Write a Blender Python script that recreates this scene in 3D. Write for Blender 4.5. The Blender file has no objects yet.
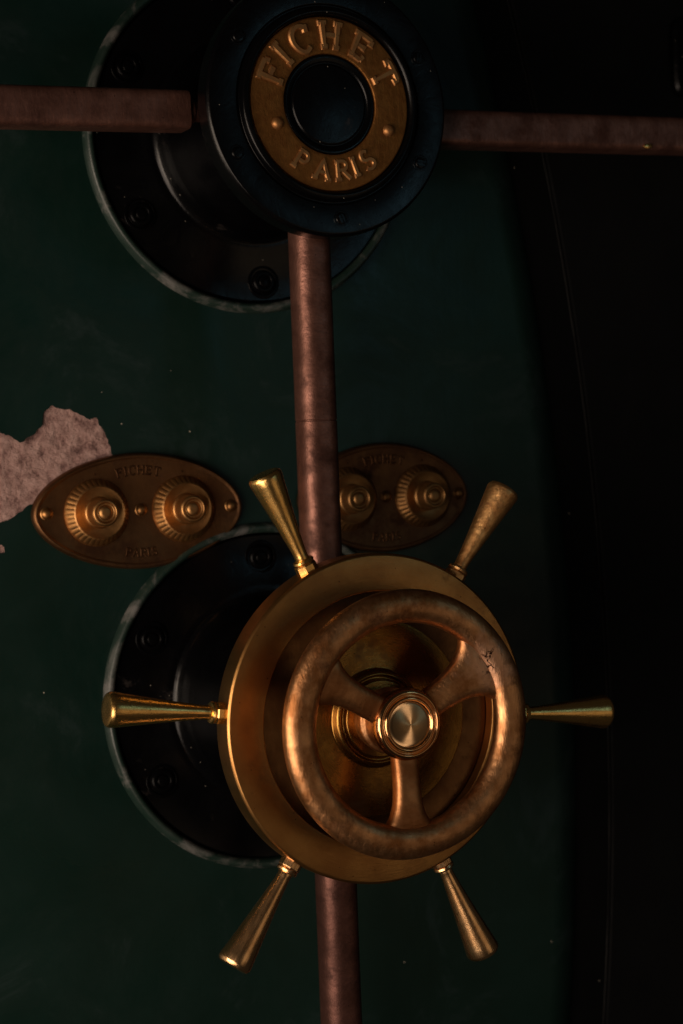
import bpy, bmesh, math, random
from mathutils import Vector, Matrix, noise
random.seed(7)
PI = math.pi
scene = bpy.context.scene
COL = scene.collection

# ------------------------------------------------------------------ camera
cam_d = bpy.data.cameras.new('camera')
cam = bpy.data.objects.new('camera', cam_d); COL.objects.link(cam)
F = Vector((0.42797506, 0.90361931, -0.01759234))
RX = Vector((0.90278829, -0.4283359, -0.03875133))
UP = Vector((0.0425518813, -0.000702443839, 0.999094012))
m = Matrix((RX, UP, -F)).transposed().to_4x4()
m.translation = Vector((-0.79580895, -1.62810685, 0.22021848))
cam.matrix_world = m
cam_d.sensor_fit = 'VERTICAL'; cam_d.sensor_height = 36.0
cam_d.lens = 1987.93 / 1024 * 36.0
cam_d.clip_start = 0.05; cam_d.clip_end = 50
cam_d.dof.use_dof = True
cam_d.dof.focus_distance = 1.80
cam_d.dof.aperture_fstop = 5.0
scene.camera = cam

# ------------------------------------------------------------------ world, lamps, exposure
w = bpy.data.worlds.new('World'); scene.world = w; w.use_nodes = True
w.node_tree.nodes['Background'].inputs['Color'].default_value = (0.75, 0.62, 0.5, 1)
w.node_tree.nodes['Background'].inputs['Strength'].default_value = 0.017
scene.view_settings.view_transform = 'Standard'
scene.view_settings.look = 'None'
scene.view_settings.exposure = 0.0
scene.view_settings.gamma = 1.0


def area(name, loc, target, sx, sy, power, color):
    d = bpy.data.lights.new(name, 'AREA'); d.shape = 'RECTANGLE'
    d.size = sx; d.size_y = sy; d.energy = power; d.color = color
    o = bpy.data.objects.new(name, d); COL.objects.link(o)
    o.location = loc
    o.rotation_euler = (Vector(target) - Vector(loc)).to_track_quat('-Z', 'Y').to_euler()
    return o


area('window_lamp', (-1.75, -1.35, -0.35), (0, 0, 0.1), 1.3, 1.5, 30.0, (1.0, 0.80, 0.65))
area('side_fill', (-2.1, -0.45, -0.05), (0, 0, 0.0), 0.6, 1.2, 21.0, (1.0, 0.80, 0.62))  # added fill, widens and brightens the highlights on the handles
area('room_fill', (1.15, -2.2, -0.28), (0, 0, 0.0), 1.3, 1.0, 1.2, (1.0, 0.72, 0.46))  # added soft panel that gives the brass faces a warm reflection
area('cool_lamp', (1.12, -1.9, 0.66), (0.1, 0, 0.4), 0.28, 0.35, 0.6, (0.40, 0.80, 1.0))


# ------------------------------------------------------------------ materials
def new_mat(name):
    mt = bpy.data.materials.new(name); mt.use_nodes = True
    nt = mt.node_tree
    return mt, nt, nt.nodes['Principled BSDF']


def N(nt, t, **kw):
    n = nt.nodes.new(t)
    for k, v in kw.items():
        if hasattr(n, k): setattr(n, k, v)
        else: n.inputs[k.replace('_', ' ')].default_value = v
    return n


def ramp(nt, src, stops):
    r = nt.nodes.new('ShaderNodeValToRGB')
    e = r.color_ramp.elements
    while len(e) < len(stops): e.new(0.5)
    for i, (p, c) in enumerate(stops):
        e[i].position = p
        e[i].color = (c, c, c, 1) if isinstance(c, (int, float)) else (*c, 1)
    nt.links.new(src, r.inputs['Fac'])
    return r


def metal(name, c1, c2, dark, r1=0.22, r2=0.42, bump=0.15, scale=30, metallic=1.0, polar=False,
          stain=0.55, fine=260, spots=0.0, wear=None, along=None):
    """worn metal: two tones in clouds, dark tarnish spots, rough variation, fine scratches"""
    mt, nt, b = new_mat(name); L = nt.links
    tc = N(nt, 'ShaderNodeTexCoord')
    n1 = N(nt, 'ShaderNodeTexNoise', Scale=scale, Detail=6.0, Roughness=0.6)
    L.new(tc.outputs['Object'], n1.inputs['Vector'])
    mix = nt.nodes.new('ShaderNodeMix'); mix.data_type = 'RGBA'
    rr = ramp(nt, n1.outputs['Fac'], [(0.36, 0.0), (0.64, 1.0)])
    L.new(rr.outputs['Color'], mix.inputs['Factor'])
    mix.inputs['A'].default_value = (*c1, 1); mix.inputs['B'].default_value = (*c2, 1)
    # tarnish patches
    n2 = N(nt, 'ShaderNodeTexNoise', Scale=scale * 0.45, Detail=9.0, Roughness=0.72)
    mp = N(nt, 'ShaderNodeMapping'); mp.inputs['Location'].default_value = (3.1, 7.7, 1.3)
    L.new(tc.outputs['Object'], mp.inputs['Vector']); L.new(mp.outputs['Vector'], n2.inputs['Vector'])
    r2n = ramp(nt, n2.outputs['Fac'], [(stain, 0.0), (min(stain + 0.13, 1.0), 0.85)])
    mix2 = nt.nodes.new('ShaderNodeMix'); mix2.data_type = 'RGBA'
    L.new(r2n.outputs['Color'], mix2.inputs['Factor'])
    L.new(mix.outputs['Result'], mix2.inputs['A']); mix2.inputs['B'].default_value = (*dark, 1)
    last = mix2.outputs['Result']
    # small pits
    vo = N(nt, 'ShaderNodeTexVoronoi', Scale=170.0)
    L.new(tc.outputs['Object'], vo.inputs['Vector'])
    pr = ramp(nt, vo.outputs['Distance'], [(0.07, 1.0), (0.13, 0.0)])
    n4 = N(nt, 'ShaderNodeTexNoise', Scale=55.0, Detail=2.0)
    L.new(tc.outputs['Object'], n4.inputs['Vector'])
    gate = ramp(nt, n4.outputs['Fac'], [(0.56, 0.0), (0.6, 1.0)])
    pm = N(nt, 'ShaderNodeMath', operation='MULTIPLY')
    L.new(pr.outputs['Color'], pm.inputs[0]); L.new(gate.outputs['Color'], pm.inputs[1])
    mix3 = nt.nodes.new('ShaderNodeMix'); mix3.data_type = 'RGBA'
    L.new(pm.outputs[0], mix3.inputs['Factor']); L.new(last, mix3.inputs['A'])
    mix3.inputs['B'].default_value = (*[x * 0.4 for x in dark], 1)
    fin = mix3.outputs['Result']
    if wear:      # a rubbed pale patch with cracks at one known spot of the casting
        dn = N(nt, 'ShaderNodeVectorMath', operation='DISTANCE'); L.new(tc.outputs['Object'], dn.inputs[0]); dn.inputs[1].default_value = wear
        nz = N(nt, 'ShaderNodeTexNoise', Scale=90.0, Detail=6.0); L.new(tc.outputs['Object'], nz.inputs['Vector'])
        jn = N(nt, 'ShaderNodeMath', operation='MULTIPLY_ADD'); jn.inputs[1].default_value = 0.05; L.new(nz.outputs['Fac'], jn.inputs[0]); L.new(dn.outputs['Value'], jn.inputs[2])
        wm = ramp(nt, jn.outputs[0], [(0.035, 1.0), (0.056, 0.0)])
        m4 = nt.nodes.new('ShaderNodeMix'); m4.data_type = 'RGBA'; L.new(wm.outputs['Color'], m4.inputs['Factor']); L.new(fin, m4.inputs['A']); m4.inputs['B'].default_value = (0.72, 0.40, 0.24, 1)
        ve = N(nt, 'ShaderNodeTexVoronoi', Scale=48.0); ve.feature = 'DISTANCE_TO_EDGE'
        wv = N(nt, 'ShaderNodeMixRGB'); wv.inputs['Fac'].default_value = 0.02
        L.new(tc.outputs['Object'], wv.inputs['Color1']); L.new(nz.outputs['Color'], wv.inputs['Color2']); L.new(wv.outputs['Color'], ve.inputs['Vector'])
        cr = ramp(nt, ve.outputs['Distance'], [(0.012, 1.0), (0.03, 0.0)])
        wc = ramp(nt, dn.outputs['Value'], [(0.010, 1.0), (0.013, 0.0)])
        cm = N(nt, 'ShaderNodeMath', operation='MULTIPLY'); L.new(cr.outputs['Color'], cm.inputs[0]); L.new(wc.outputs['Color'], cm.inputs[1])
        m5 = nt.nodes.new('ShaderNodeMix'); m5.data_type = 'RGBA'; L.new(cm.outputs[0], m5.inputs['Factor']); L.new(m4.outputs['Result'], m5.inputs['A']); m5.inputs['B'].default_value = (0.03, 0.012, 0.008, 1)
        fin = m5.outputs['Result']
    L.new(fin, b.inputs['Base Color'])
    b.inputs['Metallic'].default_value = metallic
    # scratches
    n3 = N(nt, 'ShaderNodeTexNoise', Scale=1.0, Detail=5.0, Roughness=0.65)
    if polar:
        sep = N(nt, 'ShaderNodeSeparateXYZ'); L.new(tc.outputs['Object'], sep.inputs[0])
        cx = N(nt, 'ShaderNodeCombineXYZ'); L.new(sep.outputs['X'], cx.inputs['X']); L.new(sep.outputs['Z'], cx.inputs['Y'])
        ln = N(nt, 'ShaderNodeVectorMath', operation='LENGTH'); L.new(cx.outputs[0], ln.inputs[0])
        m1 = N(nt, 'ShaderNodeMath', operation='MULTIPLY'); m1.inputs[1].default_value = 1500.0
        L.new(ln.outputs['Value'], m1.inputs[0])
        at = N(nt, 'ShaderNodeMath', operation='ARCTAN2'); L.new(sep.outputs['X'], at.inputs[0]); L.new(sep.outputs['Z'], at.inputs[1])
        m2 = N(nt, 'ShaderNodeMath', operation='MULTIPLY'); m2.inputs[1].default_value = 5.0
        L.new(at.outputs[0], m2.inputs[0])
        c2_ = N(nt, 'ShaderNodeCombineXYZ'); L.new(m1.outputs[0], c2_.inputs['X']); L.new(m2.outputs[0], c2_.inputs['Y'])
        L.new(c2_.outputs[0], n3.inputs['Vector'])
    else:
        mp3 = N(nt, 'ShaderNodeMapping'); mp3.inputs['Scale'].default_value = along or (fine, fine, fine * 0.35)
        L.new(tc.outputs['Object'], mp3.inputs['Vector']); L.new(mp3.outputs['Vector'], n3.inputs['Vector'])
    ro = N(nt, 'ShaderNodeMapRange'); ro.inputs['From Min'].default_value = 0.3; ro.inputs['From Max'].default_value = 0.7
    ro.inputs['To Min'].default_value = r1; ro.inputs['To Max'].default_value = r2
    av = N(nt, 'ShaderNodeMath', operation='MULTIPLY_ADD'); av.inputs[1].default_value = 0.5
    hv = N(nt, 'ShaderNodeMath', operation='MULTIPLY'); hv.inputs[1].default_value = 0.5
    L.new(n1.outputs['Fac'], hv.inputs[0])
    L.new(n3.outputs['Fac'], av.inputs[0]); L.new(hv.outputs[0], av.inputs[2])
    L.new(av.outputs[0], ro.inputs['Value'])
    ad = N(nt, 'ShaderNodeMath', operation='MULTIPLY_ADD'); ad.inputs[1].default_value = 0.22
    L.new(r2n.outputs['Color'], ad.inputs[0]); L.new(ro.outputs['Result'], ad.inputs[2])
    L.new(ad.outputs[0], b.inputs['Roughness'])
    bp = N(nt, 'ShaderNodeBump'); bp.inputs['Strength'].default_value = bump; bp.inputs['Distance'].default_value = 0.0006
    hs = N(nt, 'ShaderNodeMath', operation='MULTIPLY_ADD'); hs.inputs[1].default_value = 1.6
    L.new(n2.outputs['Fac'], hs.inputs[0]); L.new(n3.outputs['Fac'], hs.inputs[2])
    L.new(hs.outputs[0], bp.inputs['Height']); L.new(bp.outputs['Normal'], b.inputs['Normal'])
    return mt


def paint(name, c1, c2, rough=(0.35, 0.6), bump=0.25, scale=9, specks=True, dirt=(0.05, 0.04, 0.03), dirt_at=0.62, spec=0.5, brush=False, thr=0.93, sscale=55.0):
    mt, nt, b = new_mat(name); L = nt.links
    tc = N(nt, 'ShaderNodeTexCoord')
    n1 = N(nt, 'ShaderNodeTexNoise', Scale=scale, Detail=7.0, Roughness=0.6)
    L.new(tc.outputs['Object'], n1.inputs['Vector'])
    mix = nt.nodes.new('ShaderNodeMix'); mix.data_type = 'RGBA'
    rr = ramp(nt, n1.outputs['Fac'], [(0.35, 0.0), (0.65, 1.0)])
    L.new(rr.outputs['Color'], mix.inputs['Factor'])
    mix.inputs['A'].default_value = (*c1, 1); mix.inputs['B'].default_value = (*c2, 1)
    n2 = N(nt, 'ShaderNodeTexNoise', Scale=scale * 0.7, Detail=10.0, Roughness=0.7, Distortion=0.6)
    mp = N(nt, 'ShaderNodeMapping'); mp.inputs['Location'].default_value = (5.3, 2.2, 9.1)
    L.new(tc.outputs['Object'], mp.inputs['Vector']); L.new(mp.outputs['Vector'], n2.inputs['Vector'])
    dr = ramp(nt, n2.outputs['Fac'], [(dirt_at, 0.0), (dirt_at + 0.14, 0.8)])
    mix2 = nt.nodes.new('ShaderNodeMix'); mix2.data_type = 'RGBA'
    L.new(dr.outputs['Color'], mix2.inputs['Factor']); L.new(mix.outputs['Result'], mix2.inputs['A'])
    mix2.inputs['B'].default_value = (*dirt, 1)
    out = mix2.outputs['Result']
    if specks:
        vo = N(nt, 'ShaderNodeTexVoronoi', Scale=sscale); L.new(tc.outputs['Object'], vo.inputs['Vector'])
        sr = ramp(nt, vo.outputs['Distance'], [(0.035, 1.0), (0.06, 0.0)])
        sx = N(nt, 'ShaderNodeSeparateColor'); L.new(vo.outputs['Color'], sx.inputs[0])
        g = N(nt, 'ShaderNodeMath', operation='GREATER_THAN'); g.inputs[1].default_value = thr
        L.new(sx.outputs[0], g.inputs[0])
        mm = N(nt, 'ShaderNodeMath', operation='MULTIPLY'); L.new(sr.outputs['Color'], mm.inputs[0]); L.new(g.outputs[0], mm.inputs[1])
        mix3 = nt.nodes.new('ShaderNodeMix'); mix3.data_type = 'RGBA'
        L.new(mm.outputs[0], mix3.inputs['Factor']); L.new(out, mix3.inputs['A']); mix3.inputs['B'].default_value = (0.3, 0.27, 0.22, 1)
        out = mix3.outputs['Result']
    L.new(out, b.inputs['Base Color'])
    ro = N(nt, 'ShaderNodeMapRange'); ro.inputs['From Min'].default_value = 0.35; ro.inputs['From Max'].default_value = 0.65
    ro.inputs['To Min'].default_value = rough[0]; ro.inputs['To Max'].default_value = rough[1]
    L.new(n2.outputs['Fac'], ro.inputs['Value']); L.new(ro.outputs['Result'], b.inputs['Roughness'])
    b.inputs['Specular IOR Level'].default_value = spec
    n5 = N(nt, 'ShaderNodeTexNoise', Scale=70.0, Detail=4.0, Roughness=0.6); L.new(tc.outputs['Object'], n5.inputs['Vector'])
    hh = N(nt, 'ShaderNodeMath', operation='MULTIPLY_ADD'); hh.inputs[1].default_value = 0.25
    L.new(n5.outputs['Fac'], hh.inputs[0]); L.new(n2.outputs['Fac'], hh.inputs[2])
    top = hh.outputs[0]
    if brush:     # brush marks and long fine scratches in the old paint
        mb = N(nt, 'ShaderNodeMapping'); mb.inputs['Scale'].default_value = (220, 220, 9); mb.inputs['Rotation'].default_value = (0, 0.12, 0)
        nb = N(nt, 'ShaderNodeTexNoise', Scale=1.0, Detail=5.0, Roughness=0.6, Distortion=0.3)
        L.new(tc.outputs['Object'], mb.inputs['Vector']); L.new(mb.outputs['Vector'], nb.inputs['Vector'])
        h2 = N(nt, 'ShaderNodeMath', operation='MULTIPLY_ADD'); h2.inputs[1].default_value = 0.10
        L.new(nb.outputs['Fac'], h2.inputs[0]); L.new(top, h2.inputs[2]); top = h2.outputs[0]
    bp = N(nt, 'ShaderNodeBump'); bp.inputs['Strength'].default_value = bump; bp.inputs['Distance'].default_value = 0.002
    L.new(top, bp.inputs['Height']); L.new(bp.outputs['Normal'], b.inputs['Normal'])
    return mt


M = dict(
    green=paint('green_paint', (0.0026, 0.0125, 0.0092), (0.0038, 0.0165, 0.0128), (0.27, 0.55), spec=0.28, brush=True, dirt=(0.014, 0.028, 0.028), dirt_at=0.57),
    lip=paint('lip_paint', (0.006, 0.018, 0.013), (0.016, 0.028, 0.023), (0.35, 0.55), scale=30, dirt=(0.125, 0.12, 0.115), dirt_at=0.50),
    black=paint('black_enamel', (0.0010, 0.0010, 0.0013), (0.0018, 0.0018, 0.0021), (0.16, 0.32), spec=0.2, bump=0.2, scale=25, dirt=(0.05, 0.04, 0.036), dirt_at=0.64, thr=0.72, sscale=110.0),
    blackm=paint('black_matt', (0.0030, 0.0032, 0.0034), (0.0042, 0.0044, 0.0046), (0.6, 0.8), bump=0.2, scale=12, dirt=(0.007, 0.006, 0.006), dirt_at=0.64, spec=0.08),
    chip=paint('bare_edge', (0.003, 0.003, 0.003), (0.009, 0.009, 0.009), (0.5, 0.7), scale=60, specks=False, spec=0.18),
    flange=paint('flange_black', (0.0010, 0.0010, 0.0013), (0.0018, 0.0018, 0.0021), (0.15, 0.30), bump=0.25, scale=25, dirt=(0.06, 0.05, 0.046), dirt_at=0.62, spec=0.22, thr=0.72, sscale=110.0),
    drumb=paint('drum_black', (0.0010, 0.0010, 0.0013), (0.0018, 0.0018, 0.0021), (0.16, 0.30), bump=0.2, scale=25, dirt=(0.012, 0.010, 0.009), dirt_at=0.68, spec=0.06),
    gold2=metal('coppery_brass', (0.95, 0.60, 0.30), (0.76, 0.43, 0.19), (0.30, 0.13, 0.06), 0.18, 0.32, 0.30, 40, stain=0.66, along=(14, 520, 520)),
    gold=metal('polished_brass', (0.98, 0.62, 0.21), (0.80, 0.46, 0.14), (0.32, 0.15, 0.05), 0.19, 0.33, 0.28, 45, stain=0.66, along=(14, 520, 520)),
    goldworn=metal('mottled_brass', (0.95, 0.55, 0.22), (0.55, 0.26, 0.09), (0.16, 0.065, 0.03), 0.30, 0.5, 0.8, 110, stain=0.53),
    ring=metal('brushed_brass', (0.47, 0.245, 0.080), (0.36, 0.17, 0.055), (0.16, 0.075, 0.035), 0.26, 0.42, 0.30, 26, polar=True, stain=0.57),
    floor=metal('dark_brass_floor', (0.15, 0.075, 0.032), (0.10, 0.045, 0.02), (0.05, 0.022, 0.012), 0.24, 0.40, 0.15, 30, stain=0.56),  # recess floor, darker brown than the disc inside it
    disc=metal('dull_brass', (0.33, 0.17, 0.042), (0.24, 0.115, 0.028), (0.12, 0.06, 0.03), 0.18, 0.34, 0.25, 34, stain=0.55, polar=True),
    copper=metal('worn_bronze', (0.68, 0.35, 0.16), (0.32, 0.13, 0.045), (0.11, 0.042, 0.02), 0.27, 0.48, 0.9, 52, stain=0.53, wear=(0.082, -0.010, 0.050)),
    copperw=metal('worn_bronze_spoke', (0.68, 0.35, 0.16), (0.32, 0.13, 0.045), (0.11, 0.042, 0.02), 0.27, 0.48, 0.9, 52, stain=0.53, wear=(0.096, -0.010, 0.0)),
    coppers=metal('bronze_spoke', (0.52, 0.25, 0.105), (0.29, 0.115, 0.042), (0.12, 0.045, 0.025), 0.32, 0.52, 0.6, 38, stain=0.54),
    cap=metal('polished_bronze', (0.72, 0.40, 0.18), (0.58, 0.28, 0.12), (0.22, 0.09, 0.04), 0.08, 0.20, 0.05, 50, stain=0.66),
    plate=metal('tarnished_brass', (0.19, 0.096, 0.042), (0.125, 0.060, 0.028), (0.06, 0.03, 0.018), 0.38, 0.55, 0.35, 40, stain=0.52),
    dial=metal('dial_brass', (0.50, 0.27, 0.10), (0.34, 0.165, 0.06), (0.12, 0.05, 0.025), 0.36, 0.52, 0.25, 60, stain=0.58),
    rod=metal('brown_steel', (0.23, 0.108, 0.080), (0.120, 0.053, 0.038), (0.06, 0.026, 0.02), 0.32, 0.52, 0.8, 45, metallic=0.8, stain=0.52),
    rodshaded=metal('shaded_brown_steel', (0.135, 0.060, 0.046), (0.075, 0.032, 0.024), (0.035, 0.015, 0.012), 0.36, 0.56, 0.8, 45, metallic=0.8, stain=0.52),  # rod steel darkened: the shade below the wheel is put into the colour
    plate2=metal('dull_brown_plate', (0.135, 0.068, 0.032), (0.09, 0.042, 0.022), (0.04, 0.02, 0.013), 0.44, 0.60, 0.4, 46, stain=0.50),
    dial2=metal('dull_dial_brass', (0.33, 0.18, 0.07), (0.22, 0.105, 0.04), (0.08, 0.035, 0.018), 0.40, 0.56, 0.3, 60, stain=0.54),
    name=metal('name_brass', (0.27, 0.115, 0.028), (0.19, 0.075, 0.018), (0.12, 0.05, 0.02), 0.42, 0.6, 0.9, 150, stain=0.60, metallic=0.85),
    letter=metal('letter_brass', (0.42, 0.21, 0.075), (0.34, 0.155, 0.055), (0.16, 0.07, 0.03), 0.40, 0.55, 0.3, 90, stain=0.62, metallic=0.85),
    dark=metal('dark_groove', (0.085, 0.042, 0.02), (0.055, 0.025, 0.012), (0.02, 0.01, 0.008), 0.5, 0.7, 0.2, 90),
)

# lathe-turned end face: fine circular grooves stretch the reflections into radial wedges
mt, nt, b = new_mat('turned_bronze'); L = nt.links
b.inputs['Base Color'].default_value = (0.95, 0.60, 0.30, 1); b.inputs['Metallic'].default_value = 1.0
b.inputs['Roughness'].default_value = 0.22; b.inputs['Anisotropic'].default_value = 0.95
tg = N(nt, 'ShaderNodeTangent'); tg.direction_type = 'RADIAL'; tg.axis = 'Y'
L.new(tg.outputs['Tangent'], b.inputs['Tangent'])
tc = N(nt, 'ShaderNodeTexCoord'); nz = N(nt, 'ShaderNodeTexNoise', Scale=140.0, Detail=5.0); L.new(tc.outputs['Object'], nz.inputs['Vector'])
rp_ = ramp(nt, nz.outputs['Fac'], [(0.4, 0.40), (0.65, 0.47)]); L.new(rp_.outputs['Color'], b.inputs['Roughness'])
M['turned'] = mt

# plaster / primer in the bare patch
mt, nt, b = new_mat('bare_filler'); L = nt.links
tc = N(nt, 'ShaderNodeTexCoord')
n1 = N(nt, 'ShaderNodeTexNoise', Scale=85.0, Detail=12.0, Roughness=0.74, Distortion=0.0); L.new(tc.outputs['Object'], n1.inputs['Vector'])
r_ = ramp(nt, n1.outputs['Fac'], [(0.31, (0.04, 0.016, 0.014)), (0.41, (0.24, 0.13, 0.115)), (0.50, (0.42, 0.255, 0.225)), (0.68, (0.56, 0.37, 0.33))])
L.new(r_.outputs['Color'], b.inputs['Base Color']); b.inputs['Roughness'].default_value = 0.85
bp = N(nt, 'ShaderNodeBump'); bp.inputs['Strength'].default_value = 1.0; bp.inputs['Distance'].default_value = 0.007
L.new(n1.outputs['Fac'], bp.inputs['Height']); L.new(bp.outputs['Normal'], b.inputs['Normal'])
M['filler'] = mt


# ------------------------------------------------------------------ mesh helpers
def link(name, bm, mat, parent=None, loc=None, rot=None, sharp=35):
    bmesh.ops.recalc_face_normals(bm, faces=bm.faces)
    me = bpy.data.meshes.new(name); bm.to_mesh(me); bm.free()
    for p in me.polygons: p.use_smooth = True
    me.set_sharp_from_angle(angle=math.radians(sharp))
    me.materials.append(mat)
    o = bpy.data.objects.new(name, me); COL.objects.link(o)
    if parent: o.parent = parent
    if loc: o.location = loc
    if rot: o.rotation_euler = rot
    return o


def thing(name, label, cat, loc, group=None):
    o = bpy.data.objects.new(name, None); COL.objects.link(o)
    o.empty_display_size = 0.05
    o.location = loc; o['label'] = label; o['category'] = cat
    if group: o['group'] = group
    return o


def tag(o, label, cat, group=None):
    o['label'] = label; o['category'] = cat
    if group: o['group'] = group
    return o


def rounded(prof, r=0.0012, n=3):
    """round the corners of a profile polyline"""
    out = [prof[0]]
    for i in range(1, len(prof) - 1):
        p, a, c = Vector(prof[i]), Vector(prof[i - 1]), Vector(prof[i + 1])
        da, dc = (a - p), (c - p)
        rr = min(r, da.length * 0.45, dc.length * 0.45)
        if rr < 1e-6: out.append(prof[i]); continue
        A = p + da.normalized() * rr; Cc = p + dc.normalized() * rr
        for k in range(n + 1):
            t = k / n
            q = A * (1 - t) ** 2 + p * 2 * t * (1 - t) + Cc * t * t
            out.append((q.x, q.y))
    out.append(prof[-1])
    return out


def lathe(prof, seg=96, axis='Y', mod=None, bm=None, off=(0, 0, 0)):
    """prof: (radius, height along axis)"""
    bm = bm or bmesh.new()
    rings = []
    for i, (r, h) in enumerate(prof):
        ring = []
        if r < 1e-6:
            v = (0, h, 0) if axis == 'Y' else ((h, 0, 0) if axis == 'X' else (0, 0, h))
            ring = [bm.verts.new(Vector(v) + Vector(off))]
        else:
            for k in range(seg):
                a = 2 * PI * k / seg
                rr = r * (mod(i, k) if mod else 1)
                c, s = rr * math.cos(a), rr * math.sin(a)
                v = (c, h, s) if axis == 'Y' else ((h, c, s) if axis == 'X' else (c, s, h))
                ring.append(bm.verts.new(Vector(v) + Vector(off)))
        rings.append(ring)
    for A, B in zip(rings, rings[1:]):
        if len(A) == 1 and len(B) == 1: continue
        for k in range(seg):
            k2 = (k + 1) % seg
            if len(A) == 1: bm.faces.new((A[0], B[k2], B[k]))
            elif len(B) == 1: bm.faces.new((A[k], A[k2], B[0]))
            else: bm.faces.new((A[k], A[k2], B[k2], B[k]))
    return bm


def loft(sections, closed_ends=True):
    bm = bmesh.new(); R = [[bm.verts.new(v) for v in s] for s in sections]
    n = len(R[0])
    for A, B in zip(R, R[1:]):
        for k in range(n):
            bm.faces.new((A[k], A[(k + 1) % n], B[(k + 1) % n], B[k]))
    if closed_ends:
        bm.faces.new(R[0][::-1]); bm.faces.new(R[-1])
    return bm


def superell(a, b, n, e, ph=0):
    pts = []
    for k in range(n):
        t = 2 * PI * k / n + ph
        c, s = math.cos(t), math.sin(t)
        pts.append((a * math.copysign(abs(c) ** (2 / e), c), b * math.copysign(abs(s) ** (2 / e), s)))
    return pts


# ------------------------------------------------------------------ writing
def arc(cx, cy, rx, ry, a0, a1, n=9):
    return [(cx + rx * math.cos(math.radians(a0 + (a1 - a0) * i / n)), cy + ry * math.sin(math.radians(a0 + (a1 - a0) * i / n))) for i in range(n + 1)]


def vs(x, w=0.14):     # stem with serifs
    return [[(x, 0.05), (x, 0.95)], [(x - w, 0.05), (x + w, 0.05)], [(x - w, 0.95), (x + w, 0.95)]]


GL = {
    'F': (0.62, vs(0.0) + [[(0, 0.95), (0.52, 0.95)], [(0.55, 0.76), (0.51, 0.96)], [(0, 0.52), (0.36, 0.52)], [(0.36, 0.42), (0.36, 0.62)]]),
    'I': (0.20, vs(0.0)),
    'C': (0.66, [arc(0.35, 0.5, 0.38, 0.5, 50, 310, 14), [(0.60, 0.70), (0.62, 0.98)]]),
    'H': (0.62, vs(0.0) + vs(0.6) + [[(0, 0.5), (0.6, 0.5)]]),
    'E': (0.62, vs(0.0) + [[(0, 0.95), (0.5, 0.95)], [(0.54, 0.75), (0.50, 0.96)], [(0, 0.52), (0.36, 0.52)], [(0.36, 0.42), (0.36, 0.62)], [(0, 0.05), (0.5, 0.05)], [(0.55, 0.25), (0.50, 0.04)]]),
    'T': (0.66, [[(0.33, 0), (0.33, 1)], [(0.16, 0.03), (0.5, 0.03)], [(0, 0.95), (0.66, 0.95)], [(-0.03, 0.76), (0.02, 0.97)], [(0.69, 0.76), (0.64, 0.97)]]),
    'P': (0.52, vs(0.0) + [[(0, 0.97), (0.3, 0.97)] + arc(0.3, 0.72, 0.24, 0.25, 90, -90, 8)[1:] + [(0, 0.47)]]),
    'A': (0.72, [[(0.02, 0.02), (0.36, 1), (0.70, 0.02)], [(0.15, 0.36), (0.57, 0.36)], [(-0.1, 0.03), (0.15, 0.03)], [(0.56, 0.03), (0.82, 0.03)]]),
    'R': (0.60, vs(0.0) + [[(0, 0.97), (0.3, 0.97)] + arc(0.3, 0.74, 0.24, 0.23, 90, -90, 8)[1:] + [(0, 0.51)], [(0.28, 0.51), (0.62, 0.02)]]),
    'S': (0.52, [arc(0.26, 0.74, 0.24, 0.25, 35, 270, 10) + arc(0.26, 0.25, 0.26, 0.25, 90, -150, 10)[1:]]),
}


def stroke(bm, pts, w, h, mapf):
    """sweep a low ridge along pts (2-D), mapped to the surface by mapf(u, v, height)"""
    # subdivide so that bars bend with the arc
    q = []
    for a, b_ in zip(pts, pts[1:]):
        n = max(1, int(math.hypot(b_[0] - a[0], b_[1] - a[1]) / 0.2))
        for i in range(n): q.append((a[0] + (b_[0] - a[0]) * i / n, a[1] + (b_[1] - a[1]) * i / n))
    q.append(pts[-1])
    # extend ends
    def ext(a, b_, d):
        l = math.hypot(a[0] - b_[0], a[1] - b_[1]); return (a[0] + (a[0] - b_[0]) / l * d, a[1] + (a[1] - b_[1]) / l * d)
    q = [ext(q[0], q[1], w * 0.12)] + q + [ext(q[-1], q[-2], w * 0.12)]
    R = []
    for i, p in enumerate(q):
        a = q[max(i - 1, 0)]; b_ = q[min(i + 1, len(q) - 1)]
        tx, ty = b_[0] - a[0], b_[1] - a[1]; l = math.hypot(tx, ty) or 1
        nx, ny = -ty / l, tx / l
        end = i in (0, len(q) - 1)
        sec = []
        for s, hh in ((-1, -0.2), (-0.92, 0.45), (-0.55, 1), (0.55, 1), (0.92, 0.45), (1, -0.2)):
            if end: hh = min(hh, 0.3)
            sec.append(bm.verts.new(mapf(p[0] + nx * s * w / 2, p[1] + ny * s * w / 2, hh * h)))
        R.append(sec)
    for A, B in zip(R, R[1:]):
        for k in range(len(A) - 1): bm.faces.new((A[k], A[k + 1], B[k + 1], B[k]))
    bm.faces.new(R[0]); bm.faces.new(R[-1][::-1])


def word(items, size, w, h, y0, base_r, inward=False, cx=0.0, cz=0.0):
    """items: (letter, angle in degrees); letters stand on a circle"""
    bm = bmesh.new()
    for ch, ang in items:
        wd, strokes = GL[ch]
        a0 = math.radians(ang)
        for si, st in enumerate(strokes):
            hk = h * (1 - 0.06 * si)
            def mp(u, v, hh):
                uu = (u - wd / 2) * size
                if not inward:
                    rr = base_r + v * size; aa = a0 - uu / (base_r + 0.5 * size)
                else:
                    rr = base_r - v * size; aa = a0 + uu / (base_r - 0.5 * size)
                return (cx + rr * math.cos(aa), y0 - hh, cz + rr * math.sin(aa))
            stroke(bm, st, w, hk, mp)
    return bm


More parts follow.
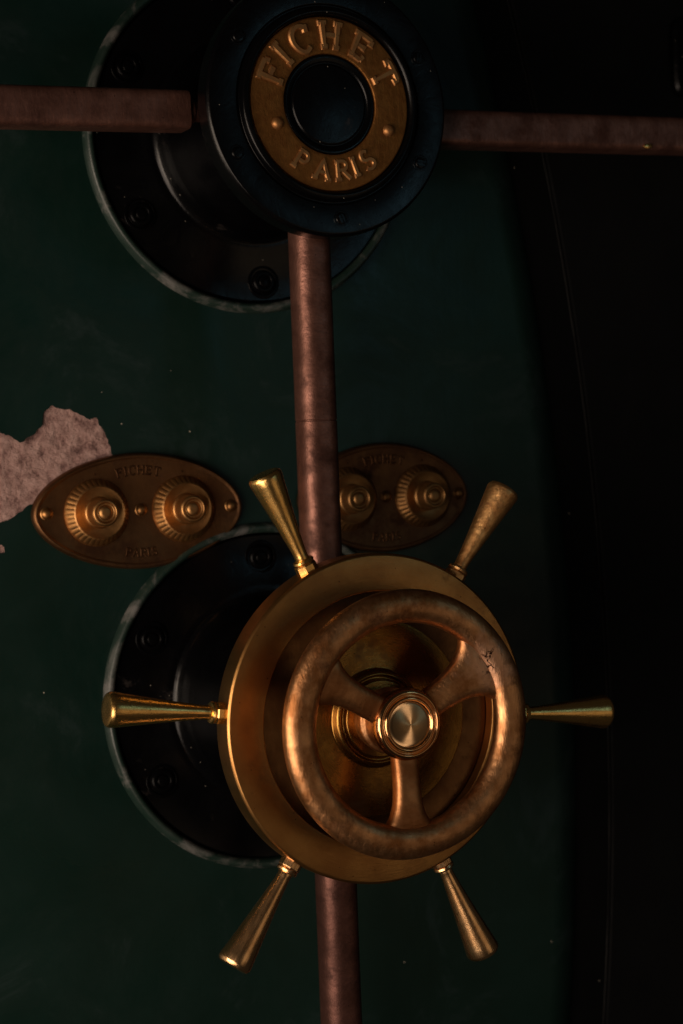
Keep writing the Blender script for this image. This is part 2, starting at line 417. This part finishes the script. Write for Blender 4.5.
# ------------------------------------------------------------------ door leaf and frame
DY = 0.2456           # front face of the green door
CXR, CZR, RAD = -2.774, -0.04, 3.20   # the door's big curved edge


def edge_x(z, off=0.0):
    return CXR + math.sqrt((RAD + off) ** 2 - (z - CZR) ** 2)


door = thing('vault_door', 'dark green painted vault door leaf with a curved black right edge', 'door', (0, DY, -1.3))
patch = [(-0.3393, 0.262), (-0.31, 0.268), (-0.2793, 0.2727), (-0.2693, 0.2754), (-0.2615, 0.2732), (-0.2499, 0.2652), (-0.2376, 0.2726), (-0.2261, 0.2821), (-0.2246, 0.2947),
         (-0.2163, 0.3004), (-0.1982, 0.2961), (-0.1841, 0.2899), (-0.1781, 0.2858), (-0.1719, 0.2877), (-0.1671, 0.2787), (-0.1604, 0.2657),
         (-0.1568, 0.2537), (-0.157, 0.2488), (-0.17, 0.2363), (-0.19, 0.222), (-0.2121, 0.2104), (-0.2425, 0.2048), (-0.2579, 0.1938), (-0.2731, 0.1877), (-0.2831, 0.1824), (-0.31, 0.186), (-0.335, 0.20), (-0.35, 0.235)]


def jag(poly, amp, sub=4, seed=3):
    out = []
    rnd = random.Random(seed)
    for i, p in enumerate(poly):
        q = poly[(i + 1) % len(poly)]
        d = Vector(q) - Vector(p); nrm = Vector((-d.y, d.x)).normalized()
        for k in range(sub):
            t = k / sub
            v = Vector(p) + d * t + nrm * (rnd.uniform(-amp, amp) if True else 0)
            out.append((v.x, v.y))
    return out


patch_j = jag(patch, 0.0011)
small = jag([(-0.2790, 0.1660), (-0.2725, 0.1675), (-0.2690, 0.1635), (-0.2700, 0.1595), (-0.2745, 0.1580), (-0.2800, 0.1600)], 0.0006, 3, 5)
# green sheet with the two chipped holes cut out, then its edge rolls back
bm = bmesh.new()
zs = [-1.3 + 2.7 * i / 90 for i in range(91)]
BAND = 0.088
outer = [(edge_x(z, -BAND), z) for z in zs] + [(-1.6, zs[-1]), (-1.6, zs[0])]


def loop(pts, y):
    vv = [bm.verts.new((x, y, z)) for x, z in pts]
    return vv, [bm.edges.new((vv[i], vv[(i + 1) % len(vv)])) for i in range(len(vv))]


DZ = -1.3
V0, E0 = loop([(x, z - DZ) for x, z in outer], 0)
V1, E1 = loop([(x, z - DZ) for x, z in patch_j], 0)
V2, E2 = loop([(x, z - DZ) for x, z in small], 0)
bmesh.ops.triangle_fill(bm, use_beauty=True, edges=E0 + E1 + E2)
for V in (V1, V2):   # thickness of the paint round the chips
    B = [bm.verts.new((v.co.x, 0.0014, v.co.z)) for v in V]
    for i in range(len(V)):
        bm.faces.new((V[i], V[(i + 1) % len(V)], B[(i + 1) % len(V)], B[i]))
# rolled edge
n = len(zs)
prev = V0[:n]
for k in range(1, 9):
    t = k / 8; a = t * math.radians(48)
    R = 0.052
    cur = [bm.verts.new((edge_x(z, -BAND + R * math.sin(a)), R * (1 - math.cos(a)), z - DZ)) for z in zs]
    for i in range(n - 1): bm.faces.new((prev[i], prev[i + 1], cur[i + 1], cur[i]))
    prev = cur
link('door_skin', bm, M['green'], door, sharp=50)
# filler layer seen inside the chips
bm = bmesh.new()
for (x0, x1, z0, z1) in ((-0.355, -0.150, 0.16, 0.306),):
    nx, nz = 150, 110
    G = [[bm.verts.new((x0 + (x1 - x0) * i / nx,
                        0.0022 - 0.0022 * noise.fractal(Vector((i * 0.11, j * 0.11, 0.3)), 1.0, 2.0, 5) * 0.5, z0 + (z1 - z0) * j / nz - DZ))
          for j in range(nz + 1)] for i in range(nx + 1)]
    for i in range(nx):
        for j in range(nz): bm.faces.new((G[i][j], G[i + 1][j], G[i + 1][j + 1], G[i][j + 1]))
fl = link('bare_patch', bm, M['filler'], door, sharp=180)
fl['label'] = 'rough pinkish bare patch where the green paint has flaked off'
# black edge band of the leaf
bm = bmesh.new()
secs = []
y1 = 0.052 * (1 - math.cos(math.radians(48)))
x1 = -BAND + 0.052 * math.sin(math.radians(48))
profb = [(x1 - 0.003, y1 + 0.0004), (x1 + 0.014, y1 + 0.0038), (-0.006, y1 + 0.004), (-0.0025, y1 + 0.005), (-0.001, y1 + 0.008), (-0.001, 0.09)]
prev = None
for z in zs:
    cur = [bm.verts.new((edge_x(z, a), b_, z - DZ)) for a, b_ in profb]
    if prev:
        for k in range(len(cur) - 1): bm.faces.new((prev[k], cur[k], cur[k + 1], prev[k + 1]))
    prev = cur
link('edge_band', bm, M['blackm'], door, sharp=30)
# bright worn arris along the crack
bm = bmesh.new(); prev = None
zz = [-1.3 + 2.7 * i / 500 for i in range(501)]
for z in zz:
    wob = noise.noise(Vector((z * 40, 0.5, 0))) * 0.0003
    wdt = 0.0002 + 0.0004 * max(0, noise.noise(Vector((z * 18, 3.5, 0))) + 0.3)
    cur = [bm.verts.new((edge_x(z, -0.0026 + wob - wdt), y1 + 0.0046, z - DZ)), bm.verts.new((edge_x(z, -0.0024 + wob), y1 + 0.0036, z - DZ)),
           bm.verts.new((edge_x(z, -0.0012 + wob + wdt), y1 + 0.0066, z - DZ))]
    if prev:
        for k in range(2): bm.faces.new((prev[k], cur[k], cur[k + 1], prev[k + 1]))
    prev = cur
link('worn_edge', bm, M['chip'], door)

frame = thing('door_frame', 'black painted steel door frame to the right of the curved door edge', 'door frame', (0.6, 0.27, -1.3))
bm = bmesh.new(); prev = None
profb = [(0.002, 0.06), (0.002, 0.0), (0.004, -0.002), (0.06, -0.002), (1.1, -0.002)]
for z in zs:
    cur = [bm.verts.new((edge_x(z, a) - 0.6, b_, z + 1.3)) for a, b_ in profb]
    if prev:
        for k in range(len(cur) - 1): bm.faces.new((prev[k], cur[k], cur[k + 1], prev[k + 1]))
    prev = cur
link('frame_panel', bm, M['blackm'], frame)
bm = loft([[(x, y, z) for x, z in superell(0.03, 0.045, 32, 6)] for y in (0, -0.008)] + [[(x, -0.011, z) for x, z in superell(0.027, 0.042, 32, 6)]])
link('lock_striker', bm, M['black'], frame, loc=(-0.03, -0.002, 1.985))


# ------------------------------------------------------------------ hubs
def bolt_mesh(bm, x, y, z, r, rot=0.0, slot=True):
    """round head sitting in a shallow washer"""
    pr = rounded([(r * 1.45, 0.002), (r * 1.4, -0.0006), (r * 1.15, -0.0010), (r * 1.10, 0.0003), (r, 0.0002), (r * 0.96, -0.0030), (r * 0.82, -0.0042), (r * 0.62, -0.0043), (r * 0.56, -0.0030), (r * 0.50, -0.0030), (r * 0.44, -0.0044), (0, -0.0050)], 0.0007)
    lathe(pr, 40, 'Y', bm=bm, off=(x, y, z))
    return bm


def hex_mesh(bm, x, y, z, r, rot):
    secs = []
    for rr, yy in ((r, 0.003), (r, -0.005), (r * 0.86, -0.0068)):
        secs.append([bm.verts.new((x + rr * math.cos(rot + k * PI / 3), y + yy, z + rr * math.sin(rot + k * PI / 3))) for k in range(6)])
    for A, B in zip(secs, secs[1:]):
        for k in range(6): bm.faces.new((A[k], A[(k + 1) % 6], B[(k + 1) % 6], B[k]))
    bm.faces.new(secs[-1])


def mounting(parent, angles, R):
    """cast base: green lip, black flange, filleted drum foot.  local y=0 is the door face, -y to the viewer"""
    lip = rounded([(0.1772, 0.001), (0.1766, -0.0040), (0.1738, -0.0092), (0.1702, -0.0098), (0.1672, -0.0070), (0.1665, -0.003)], 0.003, 4)
    fl_ = link('mounting_lip', lathe(lip, 192), M['lip'], parent)
    pr = [(0.1662, -0.001), (0.1640, -0.0065), (0.1165, -0.0068), (0.1145, -0.0078)]
    for k in range(0, 13):
        a = k / 12 * PI / 2
        pr.append((0.1085 - 0.0105 * math.sin(a), -0.0153 + 0.0075 * math.cos(a) - 0.016 * (1 - math.cos(a))))
    base = link('mounting_flange', lathe(pr, 192), M['flange'], parent)
    for an in angles:
        a = math.radians(an)
        bm = bmesh.new()
        bolt_mesh(bm, 0, 0, 0, 0.0122)
        bo = link('bolt', bm, M['drumb'], base, loc=(R * math.cos(a), -0.0068, R * math.sin(a)))
        bo.rotation_euler = (random.uniform(-0.05, 0.05), 0, random.uniform(-0.05, 0.05))
    return base


HX, HZ = 0.0026, 0.5674
hub = thing('locking_hub', 'upper black cylindrical hub with a brass name ring on its face', 'hub', (HX, DY, HZ), 'black cylindrical hubs bolted to the door')
mounting(hub, [33 + 60 * k for k in range(6)], 0.1455)
# drum (local y: front face at 0.0488)
FY = 0.0488 - DY
link('drum', lathe([(0.0982, -0.030), (0.0975, -0.10), (0.0970, FY + 0.052), (0.099, FY + 0.045), (0.110, FY + 0.040), (0.114, FY + 0.030), (0.114, FY + 0.015)], 160), M['drumb'], hub)
fp = link('face_plate', lathe(rounded([(0.110, FY + 0.028), (0.1215, FY + 0.026), (0.1230, FY + 0.022), (0.1230, FY + 0.0035), (0.1205, FY), (0.0935, FY + 0.0008), (0.0925, FY + 0.0022), (0.0905, FY + 0.0022), (0.0893, FY - 0.0045),
                                   (0.0850, FY - 0.0060), (0.0822, FY - 0.004), (0.0818, FY + 0.003), (0.0, FY + 0.003)], 0.0012), 192), M['black'], hub)
for an in (27, 87, 147, 207, 274, 331):
    a = math.radians(an)
    bm = bmesh.new()
    pr = rounded([(0.0078, 0.001), (0.0076, -0.0004), (0.0062, -0.0005), (0.0058, 0.0002), (0.0050, -0.0016), (0, -0.0020)], 0.0004)
    lathe(pr, 32, 'Y', bm=bm)
    # slot: two raised half ridges
    th = random.uniform(0, PI)
    for s in (-1, 1):
        v = []
        for (u, q) in ((-0.0046, 0.0006), (0.0046, 0.0006), (0.0036, 0.0026), (-0.0036, 0.0026)):
            x = u * math.cos(th) - s * q * math.sin(th); z = u * math.sin(th) + s * q * math.cos(th)
            v.append((x, z))
        lo = [bm.verts.new((x, -0.0012, z)) for x, z in v]; hi = [bm.verts.new((x * 0.96, -0.0026, z * 0.96)) for x, z in v]
        for k in range(4): bm.faces.new((lo[k], lo[(k + 1) % 4], hi[(k + 1) % 4], hi[k]))
        bm.faces.new(hi)
    link('screw', bm, M['black'], fp, loc=(0.1065 * math.cos(a), FY + 0.0006, 0.1065 * math.sin(a)))
nr = link('name_ring', lathe(rounded([(0.0812, FY + 0.004), (0.0812, FY - 0.0002), (0.0798, FY - 0.0012), (0.0500, FY - 0.0012), (0.0470, FY - 0.0008), (0.0466, FY + 0.004)], 0.0008), 160), M['name'], hub)
NY = FY - 0.0012
link('lettering', word([('F', 154), ('I', 135), ('C', 115.5), ('H', 88), ('E', 57), ('T', 27)], 0.0244, 0.265, 0.0026, NY, 0.0520), M['letter'], nr, sharp=22)
link('lettering', word([('P', 239.5), ('A', 260), ('R', 279.5), ('I', 293), ('S', 305)], 0.0182, 0.27, 0.0022, NY, 0.0712, inward=True), M['letter'], nr, sharp=22)
for x, z in ((-0.0545, -0.0200), (0.0598, -0.0222)):
    link('rivet', lathe([(0.0062, 0.001), (0.0058, -0.0008), (0.0048, -0.0030), (0.0028, -0.0043), (0, -0.0048)], 32), M['letter'], nr, loc=(x, NY, z))
link('centre_cap', lathe(rounded([(0.0466, FY + 0.003), (0.0462, FY + 0.0005), (0.0440, FY + 0.0002), (0.0400, FY + 0.0012), (0.0392, FY + 0.0024), (0.0375, FY + 0.0024), (0.0365, FY + 0.001), (0.0, FY + 0.0004)], 0.0008), 128), M['black'], hub)

hub2 = thing('locking_hub', 'lower black cylindrical hub behind the six-handled brass wheel', 'hub', (0, DY, 0), 'black cylindrical hubs bolted to the door')
mounting(hub2, [32 + 60 * k for k in range(6)], 0.1420)
link('drum', lathe([(0.0982, -0.030), (0.0950, -0.10), (0.0950, -0.170), (0.088, -0.180), (0.080, -0.185), (0.080, -0.2215), (0.0, -0.2215)], 160), M['drumb'], hub2)

# ------------------------------------------------------------------ rods
RY = 0.1058


def bar(points, sec, axis):
    """rod along x or z; points = stations, sec(i) -> list of 2-D"""
    return None


def rodmesh(length, a, b_, e, groove=None, endround=True, n=40):
    """rod along local +X from 0"""
    st = [0.0, 0.0006, 0.002, 0.006]
    sc = [0.80, 0.92, 0.985, 1.0] if endround else [1, 1, 1, 1]
    k = 0.02
    while k < length: st.append(k); sc.append(1.0); k += 0.012
    if groove:
        st += [groove - 0.001, groove - 0.0004, groove + 0.0004, groove + 0.001]; sc += [1, 0.965, 0.965, 1]
    st.append(length); sc.append(1.0)
    o = sorted(zip(st, sc))
    secs = []
    for s, c in o:
        w_ = 1 + 0.006 * noise.noise(Vector((s * 9, a * 50, 0)))
        secs.append([(s, y * c * w_, z * c * w_) for y, z in superell(a, b_, n, e, PI / n)])
    return loft(secs)


def rod(name, label, start, direction, length, a, b_, e, groove=None, mat='rod'):
    t = thing(name, label, 'rod', start, 'brown steel locking rods')
    ang = math.atan2(direction[1], direction[0])
    t.rotation_euler = (0, -ang, 0)
    link('rod_shaft', rodmesh(length, a, b_, e, groove), M[mat], t)
    return t


# left: starts near the drum, runs to -x
tl = rod('locking_rod', 'horizontal brown metal rod running left from the upper hub', (-0.1185, RY, 0.5655), (-1, -0.0195), 0.75, 0.0180, 0.0182, 6.0)
link('rod_neck', lathe(rounded([(0.0, -0.032), (0.0095, -0.032), (0.0095, -0.006), (0.0125, -0.005), (0.0125, 0.001)], 0.001), 32, 'X'), M['rod'], tl)
tr = rod('locking_rod', 'horizontal brown metal rod running right from the upper hub to the frame', (0.090, RY, 0.5588), (1, 0.0135), 1.0, 0.0178, 0.0182, 6.0)
bm = loft([[(x, -0.0188 + d, z) for x, z in jag(superell(0.0052 * s, 0.0026 * s, 12, 2.2), 0.0002, 1, 2)] for d, s in ((0.0016, 1), (0, 0.95), (-0.0004, 0.7))])
ch = link('paint_chip', bm, M['gold'], tr, loc=(0.2920, 0, -0.0140))
ch['label'] = 'small pale chip on the right rod'
tv = rod('locking_rod', 'vertical brown metal rod between the upper hub and the brass wheel', (0.0022, RY, 0.478), (0, -1), 0.395, 0.0188, 0.0190, 2.6, groove=0.203)
tb = rod('locking_rod', 'vertical brown metal rod coming down below the brass wheel', (0.0042, RY, -0.088), (0, -1), 0.8, 0.0188, 0.0190, 2.6, mat='rodshaded')


# ------------------------------------------------------------------ dial plates
def dial_plate(x, z, label, A, hd_, pm='plate', dm='dial'):
    y = DY
    t = thing('dial_plate', label, 'lock plate', (x, y, z), 'oval brass plates with two dials')
    B = 0.0578
    E_ = 1.86
    secs = [[(px, yy, pz) for px, pz in superell(A * 1 - d, B * 1 - d, 160, E_)] for d, yy in
            ((0, 0.001), (0.0002, -0.0050), (0.0014, -0.0078), (0.0030, -0.0088), (0.0046, -0.0086), (0.0056, -0.0077), (0.0066, -0.0074))]
    pl = link('oval_plate', loft(secs), M[pm], t, sharp=40)
    py = -0.0074
    # words, raised and blackened
    link('lettering', word([(c, 90 + a) for c, a in zip('FICHET', (13.0, 8.6, 4.4, -1.2, -7.0, -12.4))], 0.0088, 0.24, 0.0006, py, 0.084, cx=0, cz=-0.0480), M['dark'], pl)
    link('lettering', word([(c, 270 + a) for c, a in zip('PARIS', (-8.2, -3.8, 1.0, 4.6, 7.8))], 0.0080, 0.24, 0.0006, py, 0.1000, inward=True, cx=0, cz=0.0545), M['dark'], pl)
    for rx in (-A * 0.877, 0.0005, A * 0.877):
        link('rivet', lathe([(0.0068, 0.001), (0.0064, -0.0007), (0.0056, -0.0012), (0.0052, -0.0022), (0.0038, -0.0042), (0.002, -0.0050), (0, -0.0053)], 32), M[dm], t, loc=(rx, py, 0.001))
    for dx in (-hd_, hd_):
        def knurl(i, kk):
            return 1.0 - (0.020 if (kk % 4 == 0 and 4 <= i <= 6) else 0)
        pr = [(0.0334, 0.001), (0.0334, 0.0002), (0.0333, -0.0004), (0.0332, -0.0010), (0.0328, -0.0025), (0.0316, -0.0045), (0.0268, -0.0110),
              (0.0252, -0.0118), (0.0236, -0.0112), (0.0200, -0.0096), (0.0150, -0.0090)]
        dl = link('dial', lathe(pr, 144, mod=knurl), M[dm], t, loc=(dx, py, 0.0), sharp=25)
        dl.rotation_euler = (0, random.uniform(0, 3), 0)
        kb = rounded([(0.0160, -0.008), (0.0156, -0.0115), (0.0140, -0.0130), (0.0135, -0.0265), (0.0125, -0.0290), (0.0104, -0.0295), (0.0094, -0.0265), (0.0072, -0.0262), (0.0066, -0.0285), (0.0040, -0.0298), (0, -0.0300)], 0.0009)
        link('knob', lathe(kb, 64), M[dm], dl)
        # small index pip above each dial
        link('index_mark', lathe([(0.0018, 0.0005), (0.0014, -0.0008), (0, -0.001)], 3), M['dark'], pl, loc=(dx, py, 0.0375))
    return t


dial_plate(-0.1322, 0.1945, 'oval brass plate with two dials, left of the vertical rod by the flaked patch', 0.1100, 0.0455)
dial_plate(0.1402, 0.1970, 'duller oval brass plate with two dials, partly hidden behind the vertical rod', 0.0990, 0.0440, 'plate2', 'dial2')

# ------------------------------------------------------------------ six-handled wheel
cap_w = thing('handled_wheel', 'large flat brass ring wheel with six tapered handles', 'wheel', (0, 0, 0))
pf = -0.0152
rp = rounded([(0.080, 0.014), (0.1470, 0.014), (0.1500, 0.011), (0.1500, pf + 0.0022), (0.1480, pf), (0.1165, pf), (0.1155, pf + 0.001), (0.1150, -0.0045)], 0.0008)
link('ring_plate', lathe(rp, 256), M['ring'], cap_w)
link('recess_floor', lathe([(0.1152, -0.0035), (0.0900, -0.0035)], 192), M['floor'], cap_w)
fdp = rounded([(0.0905, -0.0030), (0.0900, -0.0050), (0.045, -0.0050), (0.0425, -0.0110), (0.0410, -0.0122), (0.0395, -0.0125), (0.0385, -0.0100), (0.0360, -0.0100), (0.0350, -0.0160), (0.0, -0.0160)], 0.0012)
link('backing_disc', lathe(fdp, 192), M['disc'], cap_w)
hd = [(113.9, 0.2470), (54.3, 0.2505), (-3.7, 0.2510), (-65.5, 0.2545), (-125.5, 0.2555), (173.6, 0.2570)]
HM = ['gold', 'goldworn', 'gold', 'gold2', 'gold2', 'gold']
for i, (an, rt) in enumerate(hd):
    a = math.radians(an)
    L_ = rt - 0.148
    k = 0.0158 if i != 2 else 0.0164
    pr = [(0.0045, 0.008), (0.0066, 0.0135), (0.0062, 0.017), (0.0064, 0.021)]
    for j in range(1, 13):
        t_ = j / 12
        pr.append((0.0064 + (k - 0.0064) * (t_ ** 1.12), 0.021 + (L_ - 0.0045 - 0.021) * t_))
    pr += [(k * 0.985, L_ - 0.0030), (k * 0.90, L_ - 0.0008), (k * 0.78, L_), (k * 0.55, L_ - 0.0003), (0, L_ + 0.0004)]
    pr = pr
    h = link('handle', lathe(pr, 64, 'X'), M[HM[i]], cap_w, loc=(0.148 * math.cos(a), 0, 0.148 * math.sin(a)), rot=(random.uniform(0, 6), -a, 0))
    if i == 1: h['label'] = 'mottled worn brass handle'
    # collar: bead and hexagonal nut
    bm = bmesh.new()
    hx = []
    for rr, xx in ((0.0090, -0.001), (0.0102, 0.0005), (0.0102, 0.0078), (0.0094, 0.0090)):
        hx.append([bm.verts.new((xx, rr * math.cos(q * PI / 4), rr * math.sin(q * PI / 4))) for q in range(8)])
    for A_, B_ in zip(hx, hx[1:]):
        for q in range(8): bm.faces.new((A_[q], A_[(q + 1) % 8], B_[(q + 1) % 8], B_[q]))
    bm.faces.new(hx[-1])
    lathe([(0.0070, 0.0088), (0.0094, 0.0094), (0.0100, 0.0112), (0.0092, 0.0130), (0.0064, 0.0138)], 40, 'X', bm=bm)
    link('collar', bm, M[HM[i]], h, sharp=25)

# ------------------------------------------------------------------ inner hand wheel
WY = -0.0665
hw = thing('hand_wheel', 'smaller three-spoked bronze hand wheel with a round polished hub cap', 'wheel', (0, WY, 0))
RC, RA, RB = 0.1046, 0.0150, 0.0112
bm = bmesh.new(); rings = []
SEG, SS = 256, 40
for i in range(SEG):
    a = 2 * PI * i / SEG
    ra = RA * (1 + 0.02 * noise.noise(Vector((math.cos(a) * 2, math.sin(a) * 2, 0))))
    ring = []
    for (u, v) in superell(ra, RB, SS, 2.25):
        ring.append(bm.verts.new(((RC + u) * math.cos(a), v, (RC + u) * math.sin(a))))
    rings.append(ring)
for i in range(SEG):
    A_, B_ = rings[i], rings[(i + 1) % SEG]
    for k in range(SS): bm.faces.new((A_[k], A_[(k + 1) % SS], B_[(k + 1) % SS], B_[k]))
link('rim', bm, M['copper'], hw)
for sa, fa, fs, smat in ((30.5, 0.052, 0.0165, 'copperw'), (150.5, 0.036, 0.0125, 'coppers'), (269.0, 0.032, 0.0115, 'coppers')):
    a = math.radians(sa)
    secs = []
    for j in range(41):
        t_ = j / 40
        r = 0.016 + t_ * (0.1035 - 0.016)
        wd = 0.0098 + 0.0036 * (1 - t_) ** 2 + 0.0012 * t_ + fa * math.exp(-(0.1035 - r) / (fs * 1.15))
        th_ = 0.0082 + 0.001 * t_
        yc = 0.0075 * (1 - t_) ** 1.5 + 0.0015
        if t_ > 0.8: th_ *= 1 - 0.34 * (t_ - 0.8) / 0.2
        secs.append([(r - 0.0 + 0.0 * abs(u), yc + v, u) for u, v in superell(wd, th_, 52, 3.0)])
    # bend the outer stations so that the flare follows the rim
    s2 = []
    for sct in secs:
        ns = []
        for (x, y, z) in sct:
            if x > 0.07:
                ang = z / x; rr = x
                f_ = (x - 0.07) / (0.1035 - 0.07)
                X = (1 - f_) * x + f_ * rr * math.cos(ang); Z = (1 - f_) * z + f_ * rr * math.sin(ang)
                ns.append((X, y, Z))
            else: ns.append((x, y, z))
        s2.append(ns)
    link('spoke', loft(s2), M[smat], hw, rot=(0, -a, 0), sharp=60)
# hub sleeve down to the disc, and cap
sl = rounded([(0.0275, 0.054), (0.0275, 0.040), (0.0300, 0.039), (0.0300, 0.033), (0.0262, 0.031), (0.0250, 0.020), (0.0265, 0.014), (0.0265, -0.002), (0.020, -0.004)], 0.0015)
hb = link('hub_sleeve', lathe(sl, 96), M['copper'], hw)
cp = rounded([(0.0255, 0.010), (0.0300, 0.008), (0.0322, 0.0045), (0.0322, -0.0015), (0.0300, -0.0050), (0.0275, -0.0058), (0.0262, -0.0040), (0.0252, -0.0040), (0.0240, -0.0062), (0.0222, -0.0066), (0.0212, -0.0050), (0.0195, -0.0040)], 0.0012, 4)
hc = link('hub_cap', lathe(cp, 128), M['cap'], hw, sharp=50)
pr = [(0.0208, -0.0040)]
for j in range(1, 13):
    t_ = j / 12; pr.append((0.0205 * (1 - t_), -0.0048 - 0.0022 * math.sin(t_ * PI / 2)))
link('turned_face', lathe(pr, 128), M['turned'], hc, sharp=60)
